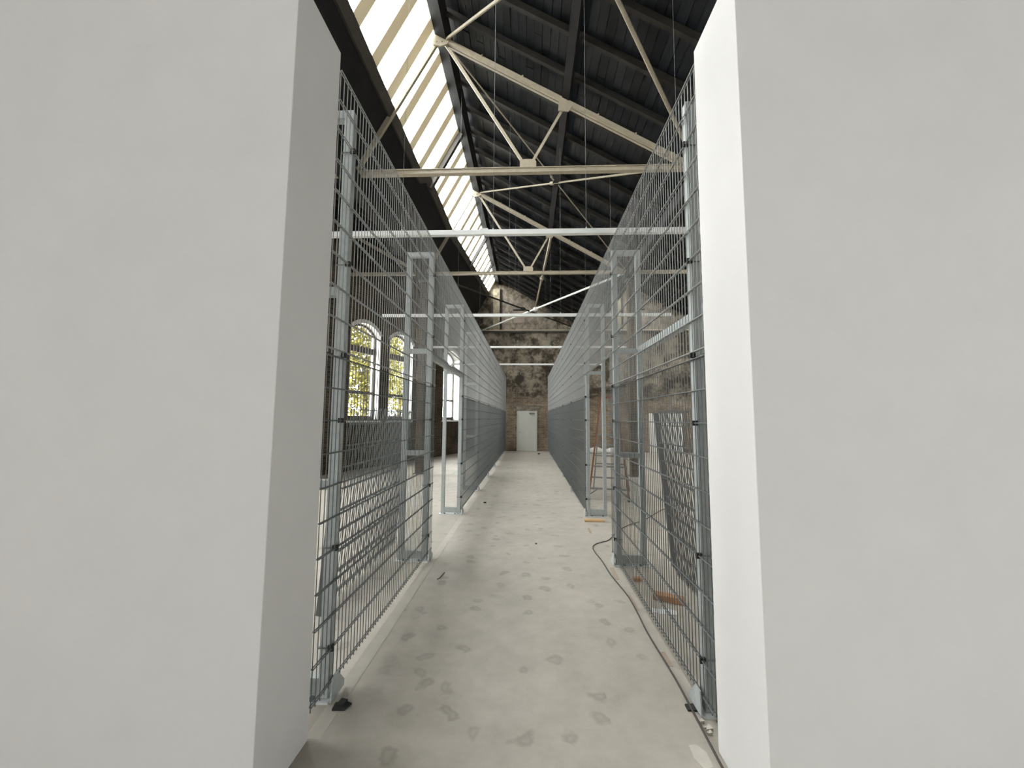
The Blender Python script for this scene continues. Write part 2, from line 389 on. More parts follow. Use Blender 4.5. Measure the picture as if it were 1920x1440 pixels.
for k, (a, b) in enumerate(WIN):
    w = thing('window_%d' % (k + 1), ['arched window with yellow leaves outside, leftmost of three behind the left mesh', 'arched window with yellow leaves outside, middle of three behind the left mesh', 'tall bright arched window seen through the left doorway'][k], 'window', tuple(wp((a + b) / 2, SILL))); w['kind'] = 'structure'
    e = 0.004
    # plastered reveal lining: jambs, arch band, sill
    rv = MB()
    rv.prism([wp(a, SILL), wp(a + 0.025, SILL), wp(a + 0.025, SPRING), wp(a, SPRING)], SN * 0.40)
    rv.prism([wp(b - 0.025, SILL), wp(b, SILL), wp(b, SPRING), wp(b - 0.025, SPRING)], SN * 0.40)
    rv.build('reveal', 'reveal', w)
    pts = arch(a, b); inn = arch(a, b, grow=-0.03); outp = arch(a, b, grow=0.10)
    MB().prism([wp(s, z, -0.015) for s, z in inn] + [wp(s, z, -0.015) for s, z in reversed(pts)], SN * 0.41).build('arch_soffit', 'reveal', w)
    MB().prism([wp(s, z, -0.02) for s, z in pts] + [wp(s, z, -0.02) for s, z in reversed(outp)], SN * 0.02).build('arch_band', 'reveal', w)
    MB().prism([wp(a - 0.05, SILL - 0.07, -0.04), wp(b + 0.05, SILL - 0.07, -0.04), wp(b + 0.05, SILL, -0.04), wp(a - 0.05, SILL, -0.04)], SN * 0.44).build('sill', 'reveal', w)
    # dark frame set near the outside
    D = (0.20, 0.20, 0.33)[k]; ft = 0.07; a2, b2 = a + 0.026, b - 0.026; c = (a2 + b2) / 2
    z0 = SILL + 0.002
    f = MB()
    f.prism([wp(a2, z0, D), wp(b2, z0, D), wp(b2, z0 + 0.15, D), wp(a2, z0 + 0.15, D)], SN * 0.06)
    f.prism([wp(a2, z0 + 0.15, D), wp(a2 + ft, z0 + 0.15, D), wp(a2 + ft, SPRING, D), wp(a2, SPRING, D)], SN * 0.06)
    f.prism([wp(b2 - ft, z0 + 0.15, D), wp(b2, z0 + 0.15, D), wp(b2, SPRING, D), wp(b2 - ft, SPRING, D)], SN * 0.06)
    i1 = arch(a, b, grow=-0.032); i2 = arch(a, b, grow=-0.11)
    f.prism([wp(s, z, D) for s, z in i2] + [wp(s, z, D) for s, z in reversed(i1)], SN * 0.06)
    f.build('window_frame', 'winframe', w)
    MB().prism([wp(a2 + ft, 3.98, D), wp(b2 - ft, 3.98, D), wp(b2 - ft, 4.20, D), wp(a2 + ft, 4.20, D)], SN * 0.06).build('transom', 'winframe', w)
    MB().prism([wp(a2 + ft, 2.54, D), wp(b2 - ft, 2.54, D), wp(b2 - ft, 2.64, D), wp(a2 + ft, 2.64, D)], SN * 0.06).build('glazing_bar', 'winframe', w)
    for zz in ((1.80, 2.54), (2.64, 3.98)):
        MB().prism([wp(a2 + ft, zz[0], D + 0.025), wp(b2 - ft, zz[0], D + 0.025), wp(b2 - ft, zz[1], D + 0.025), wp(a2 + ft, zz[1], D + 0.025)], SN * 0.006).build('pane', 'glass', w)
    i3 = [(s, z) for s, z in arch(a, b, grow=-0.10) if a2 + ft <= s <= b2 - ft]
    MB().prism([wp(a2 + ft, 4.20, D + 0.025), wp(b2 - ft, 4.20, D + 0.025)] + [wp(s, z, D + 0.025) for s, z in reversed(i3)], SN * 0.006).build('pane', 'glass', w)
    ang = math.atan2(SD.y, SD.x)
    ctr = wp(c, (SILL + SPRING + RISE) / 2, 0.46)
    po = portal('window_portal', ctr, (0, 0, 0), b - a, SPRING + RISE - SILL)
    nrm = -SN   # into the room
    po.rotation_euler = (nrm).to_track_quat('-Z', 'Y').to_euler()

for a, b in HID:  # panes and frames of the added windows, all out of view
    po = portal('window_portal', wp((a + b) / 2, (SILL + SPRING + RISE) / 2, 0.46), (0, 0, 0), b - a, SPRING + RISE - SILL)
    po.rotation_euler = (-SN).to_track_quat('-Z', 'Y').to_euler()
    g = MB().prism([wp(a, SILL, 0.36), wp(b, SILL, 0.36)] + [wp(s, z, 0.36) for s, z in reversed(arch(a, b))], SN * 0.006).build('window_pane', 'glass', wl)
    f = MB()
    for s0, s1, z0, z1 in ((a, b, SILL, SILL + 0.15), (a, b, 2.54, 2.64), (a, b, 3.98, 4.20), (a, a + 0.07, SILL + 0.15, SPRING), (b - 0.07, b, SILL + 0.15, SPRING)):
        f.prism([wp(s0, z0, 0.30), wp(s1, z0, 0.30), wp(s1, z1, 0.30), wp(s0, z1, 0.30)], SN * 0.055)
    f.build('window_frame', 'winframe', wl)
# --- other walls (out of view, they close the hall)
MB().box(XR, XR + 0.4, Y0, Y1, -0.2, 6.65).build('wall_right', 'plaster', kind='structure')  # unseen wall, white finish picked to bounce light onto the left block
prof2 = [(-14.0, -0.2), (XR + 0.3, -0.2), (XR + 0.3, VAL_Z + 0.2), (-1.82 + PITCH, RIDGE_Z + 0.22), (3.2, VAL_Z + 0.2), (-1.82, RIDGE_Z + 0.22), (-3.4, VAL_Z + 0.2), (-1.82 - PITCH, RIDGE_Z + 0.22), (-14.0, VAL_Z - 2)]
wf = thing('wall_front', 'plain plastered wall behind the camera', None, (0, Y0, 0)); wf['kind'] = 'structure'
MB().prism([(x, Y0, z) for x, z in prof2 if z > 2] [:0] or [(-14.0, Y0, 2.6), (XR + 0.3, Y0, 2.6)] + [(x, Y0, z) for x, z in prof2[2:]], (0, -0.4, 0)).build('wall_top', 'plaster', wf)
GX0, GX1 = 1.6, 4.4  # opening added behind the camera to brighten the white block fronts
MB().box(-14, GX0, Y0 - 0.4, Y0, -0.2, 2.6).build('wall_pier', 'plaster', wf)
MB().box(GX1, XR + 0.3, Y0 - 0.4, Y0, -0.2, 2.6).build('wall_pier', 'plaster', wf)
w = thing('window_7', 'glazed doors added out of view behind the camera for front light', 'window', ((GX0 + GX1) / 2, Y0, 0)); w['kind'] = 'structure'
for a, b in ((GX0, (GX0 + GX1) / 2), ((GX0 + GX1) / 2, GX1)):
    f = MB(); f.box(a, a + 0.06, Y0 - 0.2, Y0 - 0.14, 0.0, 2.6); f.box(b - 0.06, b, Y0 - 0.2, Y0 - 0.14, 0.0, 2.6); f.box(a + 0.06, b - 0.06, Y0 - 0.2, Y0 - 0.14, 2.54, 2.6); f.box(a + 0.06, b - 0.06, Y0 - 0.2, Y0 - 0.14, 0, 0.10)
    f.build('window_frame', 'winframe', w)
    MB().box(a + 0.06, b - 0.06, Y0 - 0.175, Y0 - 0.168, 0.10, 2.54).build('pane', 'glass', w)
po = portal('window_portal', ((GX0 + GX1) / 2, Y0 - 0.3, 1.3), (math.radians(90), 0, 0), GX1 - GX0, 2.6)

# --- the two white entrance walls beside the camera
o = MB().box(-6.5, -1.18, 1.788, 2.232, 0, 4.0).build('wall_entrance_left', 'plaster', kind='structure', bevel=0.003)
tag(o, 'thick smooth white wall block filling the left of the view', 'wall')
o = MB().box(1.0, 6.5, 1.80, 2.267, 0, 3.97).build('wall_entrance_right', 'plaster', kind='structure', bevel=0.003)
tag(o, 'thick smooth white wall block filling the right of the view', 'wall')

# ------------------------------------------------------------------ saw-tooth roof: three bays
RS = Vector((5.02, 0, -2.93)).normalized()      # down the shallow boarded slope
RN = Vector((2.93, 0, 5.02)).normalized()       # its outward normal
LS = Vector((-1.58, 0, -2.93)).normalized()     # down the steep glazed slope
LN = Vector((-2.93, 0, 1.58)).normalized()
RLEN = Vector((5.02, 0, 2.93)).length
LLEN = Vector((1.58, 0, 2.93)).length
def RP(dx, t, y, n=0.0): return Vector((-1.82 + dx, y, RIDGE_Z)) + RS * t + RN * n
def LP(dx, t, y, n=0.0): return Vector((-1.82 + dx, y, RIDGE_Z)) + LS * t + LN * n
def t_clip(dx, y):       # where the slanting wall cuts the shallow slope of the left bay
    x = xw(y) - 0.1
    return max(0.0, (x - (-1.82 + dx)) / RS.x)
NB = 36
BW = RLEN / NB
RAF_Y = [9.75 + 0.76 * k for k in range(-12, 16)]
for name, dx in (('ceiling', 0.0), ('ceiling_right', PITCH), ('ceiling_left', -PITCH)):
    cl = thing(name, {'ceiling': 'dark boarded sloping roof over the corridor', 'ceiling_right': 'dark boarded roof slope over the right bay', 'ceiling_left': 'dark boarded roof slope over the left bay'}[name], None, (0, 0, 0)); cl['kind'] = 'structure'
    left = dx < 0
    # outer deck added over the boards to stop light leaks
    dk = MB(); dk.prism([RP(dx, -0.05, Y0, 0.215), RP(dx, RLEN + 0.05, Y0, 0.215), RP(dx, RLEN + 0.05, Y1, 0.215), RP(dx, -0.05, Y1, 0.215)], RN * 0.05)
    dk.build('leak_stop_deck', 'deck', cl)
    for i in range(NB):
        t0, t1 = i * BW + 0.004, (i + 1) * BW - 0.004
        if left:
            # board stops at the slanting wall
            x = -1.82 + dx + RS.x * (t0 + t1) / 2
            ye = min(Y1, 13.3 + (x + 0.1 + 5.65) / 0.3425)
            segs = [(Y0, ye)]
        elif dx == 0:
            cut = random.uniform(-0.6, 0.6)
            segs = [(Y0, 3.2 + cut), (3.2 + cut + 0.004, 6.9 + cut), (6.9 + cut + 0.004, 10.6 + cut), (10.6 + cut + 0.004, 15.2 + cut), (15.2 + cut + 0.004, Y1)]
        else:
            segs = [(Y0, 9.5), (9.504, Y1)]
        for (ya, yb) in segs:
            nj = random.uniform(0.165, 0.178)
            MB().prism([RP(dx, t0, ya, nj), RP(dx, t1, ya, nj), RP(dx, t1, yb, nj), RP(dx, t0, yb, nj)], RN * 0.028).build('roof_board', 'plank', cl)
    proto = None
    for y in RAF_Y:
        tc0 = t_clip(dx, y) if left else 0.12
        if tc0 > RLEN - 0.3: continue
        if not left and proto:
            o = proto.copy(); COL.objects.link(o); o.location = Vector((0, y - RAF_Y[0], 0)); continue
        o = MB().bar(RP(dx, tc0, y, 0.105), RP(dx, RLEN - 0.05, y, 0.105), 0.075, 0.11, RN).build('rafter', 'rafter', cl)
        if not left: proto = o
    # ridge beam, purlins, gutter beam
    yr = Y1 if not left else 13.3 + (-1.82 + dx + 0.1 + 5.65) / 0.3425
    MB().bar(RP(dx, 0.13, Y0, 0.0), RP(dx, 0.13, yr, 0.0), 0.26, 0.20, RN).build('ridge_beam', 'blackwood', cl)
    if dx == 0:
        MB().bar(RP(dx, 2.93, Y0, 0.0), RP(dx, 2.93, 12.45, 0.0), 0.15, 0.10, RN).build('purlin', 'blackwood', cl)
        MB().bar(RP(dx, 2.93, 12.45, 0.0), RP(dx, 2.62, Y1, 0.0), 0.15, 0.10, RN).build('purlin', 'blackwood', cl)
    else:
        MB().bar(RP(dx, 2.93, Y0, 0.0), RP(dx, 2.93, Y1 if not left else 18.5, 0.0), 0.15, 0.10, RN).build('purlin', 'blackwood', cl)
    yg = Y1 if not left else 19.8
    MB().box(3.2 + dx - 0.14, 3.2 + dx + 0.14, Y0, yg, 6.16, 6.40).build('gutter_beam', 'blackwood', cl)
    # steep slope under the glass: boarding and timber kerb
    ye = Y1 if not left else 5.0
    YS = -0.6
    MB().prism([LP(dx, 0, Y0, 0.06), LP(dx, 1.9, Y0, 0.06), LP(dx, 1.9, YS, 0.06), LP(dx, 0, YS, 0.06)], LN * 0.06).build('unseen_light_stop', 'blackwood', cl)  # unseen boards behind the camera, added to cut the skylight there
    if dx == 0:
        up = [(Y0, 1.80), (9.3, 1.80), (9.55, 1.60), (12.6, 1.58), (15.6, 1.30), (20.95, 0.85), (Y1, 0.82)]
    else:
        up = [(Y0, 1.80), (ye, 1.80)]
    MB().prism([LP(dx, t, y, 0.02) for y, t in up] + [LP(dx, LLEN, ye, 0.02), LP(dx, LLEN, Y0, 0.02)], LN * 0.08).build('lower_boarding', 'blackwood', cl)
    MB().prism([LP(dx, t, y, -0.05) for y, t in up] + [LP(dx, t + 0.20, y, -0.05) for y, t in reversed(up)], LN * 0.06).build('glazing_kerb', 'kerb', cl)
    # the glazing itself
    sk = thing('window_%d' % {0.0: 4, PITCH: 5, -PITCH: 6}[dx], {0.0: 'long white skylight strip of sloping glazing above the corridor', PITCH: 'long skylight strip above the right bay', -PITCH: 'short skylight strip above the left bay'}[dx], 'skylight', (-1.82 + dx, 0, RIDGE_Z)); sk['kind'] = 'structure'
    def tb(y):
        for (ya, ta), (yb, tb_) in zip(up, up[1:]):
            if ya <= y <= yb: return ta + (tb_ - ta) * (y - ya) / (yb - ya)
        return up[-1][1]
    ys = [9.75 + 0.715 * k for k in range(-24, 17)]
    ys = [y for y in ys if YS < y < ye - 0.05]
    for j, y in enumerate(ys):
        MB().bar(LP(dx, 0.0, y, 0.045), LP(dx, tb(y) + 0.02, y, 0.045), 0.23, 0.05, LN).build('glazing_bar', 'bar', sk)
        yn = ys[j + 1] if j + 1 < len(ys) else ye
        MB().prism([LP(dx, 0.02, y + 0.01, 0.075), LP(dx, tb(y) + 0.03, y + 0.01, 0.075), LP(dx, tb(yn) + 0.03, yn - 0.01, 0.075), LP(dx, 0.02, yn - 0.01, 0.075)], LN * 0.006).build('pane', 'glass', sk)
    MB().bar(LP(dx, 0.0, Y0, 0.06), LP(dx, 0.0, ye, 0.06), 0.07, 0.05, LN).build('head_rail', 'bar', sk)
    for y in (4.48, 9.80, 15.9, 18.7):
        if y < ye: MB().bar(LP(dx, 0.0, y, -0.06), LP(dx, tb(y) + 0.2, y, -0.06), 0.13, 0.12, LN).build('principal_bar', 'kerb', sk)
    c = (LP(dx, 0.9, YS, 0.10) + LP(dx, 0.9, ye, 0.10)) / 2
    po = portal('skylight_portal', c, (0, 0, 0), 1.9, ye - YS)
    zq = LN.normalized(); xq = LS; yq = zq.cross(xq)
    po.rotation_euler = Matrix((xq, yq, zq)).transposed().to_euler()   # local -z points into the hall

# --- steel trusses (cream paint)
def truss(dx, Y, label, clip=None):
    t = thing('roof_truss', label, 'roof truss', (-1.82 + dx, Y, VAL_Z), 'cream steel roof trusses')
    A = Vector((-1.78 + dx, Y, RIDGE_Z - 0.06)); R = Vector((3.2 + dx, Y, VAL_Z)); Lf = Vector((-3.4 + dx, Y, VAL_Z))
    N = Vector((-0.03 + dx, Y, VAL_Z + 0.03)); Mid = A + (R - A) * 0.505 - RN * 0.06
    a0 = A
    if clip is not None:
        a0 = A + (R - A) * max(0.0, (clip - A.x) / (R.x - A.x)); Lf = Vector((max(Lf.x, clip), Y, VAL_Z))
    off = -RN * 0.0
    for s in (-1, 1):   # paired angles
        MB().bar(a0 + Vector((0, s * 0.035, 0)) - RN * 0.06, R + Vector((0, s * 0.035, 0)) - RN * 0.06, 0.05, 0.088, RN).build('rafter', 'cream', t)
    MB().bar(Lf, R, 0.10, 0.075).build('tie_beam', 'cream', t)
    fl_ = MB().bar(Lf + Vector((0, 0, 0.045)), R + Vector((0, 0, 0.045)), 0.14, 0.014); fl_.build('tie_flange', 'cream', t)
    if clip is None or clip < A.x:
        MB().bar(A + Vector((0, 0, -0.02)), Lf, 0.07, 0.09, LN).build('rafter', 'cream', t)
        MB().bar(A, N, 0.03, 0.055, (1, 0, 0)).build('strut', 'cream', t)
        g = MB().prism([A + Vector((x, -0.07, z)) for x, z in ((-0.14, -0.10), (-0.05, 0.06), (0.10, 0.04), (0.24, -0.10), (0.16, -0.24), (0.02, -0.28), (-0.12, -0.24))], (0, 0.03, 0)); gp = g.build('gusset_plate', 'cream', t)
        bo = MB()
        for x, z in ((-0.06, -0.02), (0.06, -0.04), (0.14, -0.11), (-0.06, -0.18), (0.05, -0.18), (0.08, -0.10)): bo.rod(A + Vector((x, -0.085, z)), A + Vector((x, -0.07, z)), 0.018)
        bo.build('bolt', 'cream', gp, kind='stuff')
    if clip is None or clip < Mid.x:
        MB().bar(Mid, N, 0.03, 0.05, (1, 0, 0)).build('strut', 'cream', t)
        MB().prism([Mid + Vector((x, -0.07, z)) for x, z in ((-0.14, 0.03), (0.12, -0.10), (0.04, -0.22), (-0.16, -0.20))], (0, 0.02, 0)).build('gusset_plate', 'cream', t)
    if clip is None or clip < N.x:
        MB().prism([N + Vector((x, -0.06, z)) for x, z in ((-0.15, 0.0), (-0.15, 0.16), (-0.06, 0.18), (0.10, 0.18), (0.16, 0.14), (0.16, 0.0))], (0, 0.02, 0)).build('gusset_plate', 'cream', t)
    bo = MB()
    for q in (0.17, 0.33, 0.62, 0.76, 0.9):
        p = A + (R - A) * q
        if clip is None or p.x > clip: bo.rod(p + Vector((0, -0.075, -0.02)), p + Vector((0, -0.06, -0.02)), 0.02)
    if bo.v: bo.build('rivet', 'cream', t, kind='stuff')
    return t
truss(0, 7.15, 'cream steel roof truss nearest overhead, with pin-jointed ridge plate')
truss(0, 12.45, 'cream steel roof truss over the corridor, the farther one in the middle of the hall')
truss(PITCH, 7.15, 'cream steel roof truss over the right bay, nearer one behind the white wall')
truss(PITCH, 12.45, 'cream steel roof truss over the right bay, seen through the right mesh')
truss(-PITCH, 7.15, 'cream steel roof truss over the left bay, nearer one seen through the left mesh', xw(7.15))
truss(-PITCH, 12.45, 'cream steel roof truss over the left bay, farther one seen through the left mesh', xw(12.45))

# --- slim cross braces in and under the roof (each one a thing bolted between two trusses)
def brace(a, b, r, label, m='cream', host='ceiling'):
    a, b = Vector(a), Vector(b)
    t = MB().rod(a, b, r, 8).build('brace_rod', m, COL.objects[host], label=label)
    p = a + (b - a) * 0.47; q = a + (b - a) * 0.485
    MB().rod(p, q, r * 2.2, 8).build('turnbuckle', m, t)
    return t
AP = lambda Y: (-1.70, Y, RIDGE_Z - 0.16)
EV = lambda Y: (3.12, Y, VAL_Z + 0.06)
brace(AP(7.15), EV(12.45), 0.016, 'thin pale brace rod falling from the near ridge joint to the far right eave')
brace(AP(12.45), EV(7.15), 0.022, 'pale brace running from the far ridge joint across to the near truss')
brace(AP(7.15), EV(1.85), 0.028, 'thick cream brace running up and off the top from the near ridge joint')
brace((-1.70, 1.85, RIDGE_Z - 0.16), EV(7.15), 0.032, 'cream brace coming down from the top edge to the right mesh')
brace((-3.3, 12.45, VAL_Z), (3.1, Y1 - 0.13, VAL_Z), 0.035, 'grey brace pole sloping down to the right before the gable', 'rafter')
brace((3.12, 12.45, VAL_Z), (-2.8, Y1 - 0.13, VAL_Z), 0.038, 'white brace pole sloping down to the left before the gable', 'whitepaint')
brace((0.75, 12.45, 7.80), (0.36, Y1 - 0.13, 7.75), 0.045, 'cream brace running along the purlin to the gable')
brace((PITCH + -1.7, 7.15, RIDGE_Z - 0.16), (PITCH + 3.12, 12.45, VAL_Z + 0.06), 0.02, 'pale brace rod in the roof of the right bay', 'cream', 'ceiling_right')
brace((PITCH + -1.7, 12.45, RIDGE_Z - 0.16), (PITCH + 3.12, 7.15, VAL_Z + 0.06), 0.02, 'second pale brace rod crossing in the roof of the right bay', 'cream', 'ceiling_right')

# --- columns under the valleys
for k, (x, lab) in enumerate(((-3.4, 'slim dark column standing in the left bay behind the mesh'), (3.23, 'slim dark column standing in the right bay beside the step ladder'))):
    t = thing('column', lab, 'column', (x, 12.35, 0), 'roof columns')
    MB().box(x - 0.11, x + 0.11, 12.24, 12.46, 0.03, 6.1).build('shaft', 'pier', t, bevel=0.01)
    MB().box(x - 0.15, x + 0.15, 12.20, 12.50, 0, 0.03).build('base_plate', 'steelgrey', t)
    MB().box(x - 0.16, x + 0.16, 12.19, 12.51, 6.1, 6.155).build('cap', 'steelgrey', t)
MB().box(-6.40, -5.87, 12.10, 12.6, 0, 8.2).build('brick_pilaster', 'pier', wl)

# ------------------------------------------------------------------ double-rod wire mesh walls
XL, XRM = -1.214, 1.037
POST = [2.56 + 2.36 * k for k in range(8)]          # ladder frames; the doorway is between the 2nd and 3rd
PNAMES = ['nearest the white wall', 'just past the doorway', 'second past the doorway', 'third past the doorway', 'fourth past the doorway', 'fifth past the doorway', 'last one at the brick wall']
WR, HR = 0.0031, 0.0042
def make_panel(length, z_low, z_high, levels, barb, m, loc, label, group, wr=WR):
    """One welded panel: every double horizontal rod is a part, the thin uprights are joined."""
    t = thing('mesh_panel', label, 'mesh panel', loc, group)
    x, y, z = loc
    n = int(round(length / 0.05))
    v = MB()
    for i in range(n + 1):
        yy = y + 0.004 + (length - 0.008) * i / n
        v.rod((x, yy, z + z_low - barb), (x, yy, z + z_high + 0.006), wr, 5)
    v.build('upright_rods', m, t, kind='stuff')
    first = None
    for q in levels:
        if first is None:
            h = MB()
            for s in (-1, 1): h.rod((x + s * (WR + HR - 0.0008), y, z + q), (x + s * (WR + HR - 0.0008), y + length, z + q), HR, 6)
            first = h.build('cross_rod', m, t); q0 = q
        else:
            c = first.copy(); COL.objects.link(c); c.parent = t; c.location = (0, 0, q - q0)
    return t
LOWLEV = [0.11 + 0.2 * i for i in range(11)]
UPLEV = [2.155 + 0.2 * i for i in range(10)]
def mesh_wall(x, side):
    g = side + ' mesh wall panels'
    spans = [(2.306, 5.06)] + [(POST[k] - 0.03, POST[k + 1] - 0.034) for k in range(2, 7)] + [(POST[7] - 0.03, 21.18)]
    protoL = protoU = None
    for i, (a, b) in enumerate(spans):
        ll = 'lower wire mesh panel of the %s corridor wall, %s' % (side, PNAMES[i])
        lu = 'upper wire mesh panel of the %s corridor wall, %s' % (side, PNAMES[i])
        if i in (0, 6):
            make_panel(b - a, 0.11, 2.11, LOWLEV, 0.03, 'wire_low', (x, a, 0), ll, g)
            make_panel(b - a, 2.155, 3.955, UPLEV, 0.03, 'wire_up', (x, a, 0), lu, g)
        elif protoL is None:
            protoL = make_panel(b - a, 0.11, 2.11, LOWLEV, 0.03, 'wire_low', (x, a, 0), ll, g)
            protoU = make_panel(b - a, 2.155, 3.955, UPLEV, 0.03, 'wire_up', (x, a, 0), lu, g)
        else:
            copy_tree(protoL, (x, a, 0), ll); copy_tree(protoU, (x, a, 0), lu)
    make_panel(POST[2] - 0.034 - 5.064, 2.525, 3.955, [2.535] + UPLEV[2:], 0.0, 'wire_up', (x, 5.064, 0), 'short wire mesh panel over the %s doorway' % side, g)
mesh_wall(XL, 'left')
mesh_wall(XRM, 'right')

# ------------------------------------------------------------------ galvanised ladder frames that carry the mesh
def ladder_frame(x, s, y, label, group, door=False):
    """s: +1 frame stands to the right of the mesh (right wall), -1 to the left."""
    t = thing('ladder_frame', label, 'support frame', (x + s * 0.20, y, 0), group)
    def X(a, b): return (min(x + s * a, x + s * b), max(x + s * a, x + s * b))
    i0, i1 = X(0.013, 0.075); o0, o1 = X(0.305, 0.367)
    MB().box(i0, i1, y - 0.032, y + 0.032, 0.012, 3.87).build('upright', 'galv', t, bevel=0.004)
    MB().box(o0, o1, y - 0.032, y + 0.032, 0.012, 3.87).build('upright', 'galv', t, bevel=0.004)
    g0, g1 = X(0.0755, 0.3045)
    for z0, z1 in ((1.265, 1.325), (2.545, 2.605), (3.81, 3.87)):
        if door and z0 < 2: continue
        MB().box(g0, g1, y - 0.03, y + 0.03, z0, z1).build('rung', 'galv', t, bevel=0.003)
    MB().box(g0, g1, y - 0.03, y + 0.03, 0.03, 0.125).build('rung', 'galv', t, bevel=0.003)
    f0, f1 = X(-0.01, 0.40)
    MB().box(f0, f1, y - 0.07, y + 0.05, 0.0, 0.012).build('foot_plate', 'galv2', t)
    # toe plate on the corridor side, splayed outward to the floor
    a = x - s * 0.000; b = x - s * 0.022
    MB().prism([(b, y - 0.07, 0.012), (b, y + 0.10, 0.012), (b, y + 0.10, 0.05), (a - s * 0.012, y + 0.03, 0.135), (a - s * 0.012, y - 0.035, 0.135)], (-s * 0.008, 0, 0)).build('toe_plate', 'galv', t)
    for xx in (0.10, 0.29):
        p, q = X(xx - 0.012, xx + 0.012); MB().box(p, q, y - 0.065, y - 0.035, 0.012, 0.03).build('anchor_bolt', 'steelgrey', t)
    # black clips with a thin strap round the upright
    first = None
    for zc in (0.31, 0.91, 1.71, 2.135, 2.755, 3.555):
        if first is None:
            c = MB(); p, q = X(0.0135, 0.045); c.box(x - 0.017, x + 0.017, y - 0.050, y - 0.033, zc - 0.016, zc + 0.016)
            first = c.build('clip', 'black', t)
            st = MB(); p, q = X(0.010, 0.083); st.box(p, q, y - 0.042, y - 0.0335, zc - 0.006, zc - 0.001)
            p, q = X(0.076, 0.083); st.box(p, q, y - 0.042, y + 0.02, zc - 0.006, zc - 0.001)
            stp = st.build('strap', 'steelgrey', first); z0 = zc
        else:
            c = first.copy(); COL.objects.link(c); c.parent = t; c.location = (0, 0, zc - z0)
            c2 = stp.copy(); COL.objects.link(c2); c2.parent = c
    return t
FN = ['nearest the camera, beside the white wall', 'at the near side of the doorway', 'at the far side of the doorway', 'fourth from the camera', 'fifth from the camera', 'sixth from the camera', 'seventh from the camera', 'last before the brick wall']
for side, x, s in (('left', XL, -1), ('right', XRM, 1)):
    proto = None
    for k, y in enumerate(POST):
        lab = 'galvanised ladder-like support frame of the %s mesh, %s' % (side, FN[k])
        if k == 2: ladder_frame(x, s, y, lab, side + ' support frames', True)
        elif proto is None: proto = ladder_frame(x, s, y, lab, side + ' support frames')
        else: copy_tree(proto, (x + s * 0.20, y, 0), lab)
# rails joining the frames
o = MB().box(XRM + 0.306, XRM + 0.366, POST[0] + 0.034, POST[1] - 0.034, 2.53, 2.62).build('tie_rail', 'galv', bevel=0.003)
tag(o, 'galvanised rail joining the first two right support frames at mid height', 'rail')
o = MB().box(XL - 0.075, XL - 0.013, POST[1] + 0.034, POST[2] - 0.034, 2.485, 2.545).build('door_header', 'galv', bevel=0.003)
tag(o, 'galvanised header rail over the left doorway', 'rail')

# ------------------------------------------------------------------ white rails hung across the hall on thin wires
def roof_z(x):
    return RIDGE_Z - 0.05 - (x + 1.82) * (2.93 / 5.02)
for k, (y, lab) in enumerate(((4.62, 'nearest white rail hung across the hall on thin wires'), (8.47, 'second white rail hung across the hall, above the doorways'), (12.34, 'third white rail hung across the hall'), (16.3, 'farthest white rail hung across the hall, before the brick wall'))):
    z = 3.985
    t = thing('hanging_rail', lab, 'rail', (0, y, z), 'white hanging rails')
    jx = {0: -0.58, 1: -0.4, 2: -0.9, 3: -0.70}[k]
    MB().box(-3.25, jx, y - 0.03, y + 0.03, z - 0.03, z + 0.03).build('rail', 'whitepaint', t)
    MB().box(jx + 0.06 if k == 0 else jx + 0.006, 3.05, y - 0.03, y + 0.03, z - 0.03, z + 0.03).build('rail', 'whitepaint', t)
    MB().box(jx - 0.02, jx + 0.08, y - 0.024, y + 0.024, z - 0.024, z + 0.05 if k == 0 else z + 0.026).build('joint_sleeve', 'whitepaint', t)
    for x in (-1.57, -0.44, 0.69, 1.80):
        MB().rod((x, y, z + 0.03), (x, y, roof_z(x) + 0.12), 0.0024, 5).build('wire', 'steelgrey', t)
        MB().rod((x, y, z + 0.028), (x, y, z + 0.06), 0.008, 6).build('wire_grip', 'galv2', t)

# ------------------------------------------------------------------ spare mesh panels leaning behind the walls
def lean_stack(x, s, y0, length, n, side):
    for i in range(n):
        lab = ['spare mesh panel leaning behind the %s mesh, inner one of the two', 'spare mesh panel leaning behind the %s mesh, outer one of the two', 'spare mesh panel leaning behind the %s mesh, outermost of the stack'][i] % side
        t = make_panel(length, 0.0, 1.8, [0.04 + 0.2 * k for k in range(10)][:9] + [1.78], 0.03, 'wire_low', (0, 0, 0), lab, 'spare panels leaning on the %s' % side, 0.003)
        t.location = (x + s * (0.022 * i), y0, 0.035)
        t.rotation_euler = (0, -s * math.radians(6.0), 0)
lean_stack(XL - 0.615, -1, 3.66, 1.9, 2, 'left')
lean_stack(XRM + 0.615, 1, 2.75, 1.9, 2, 'right')

def leaning_post(a, b, w, label):
    a, b = Vector(a), Vector(b)
    t = thing('steel_post', label, 'post', tuple(a), 'spare steel posts')
    MB().bar(a, b, w, w, (0, 1, 0)).build('tube', 'steelgrey', t, bevel=0.003)
    d = (b - a).normalized()
    MB().bar(b, b + d * 0.006, w + 0.006, w + 0.006, (0, 1, 0)).build('end_cap', 'black', t)
leaning_post((-1.80, 3.52, 0.02), (-1.66, 3.40, 1.22), 0.06, 'spare grey steel post leaning behind the left mesh')
leaning_post((1.70, 4.82, 0.03), (1.52, 4.80, 1.80), 0.05, 'spare dark steel post leaning behind the right mesh')

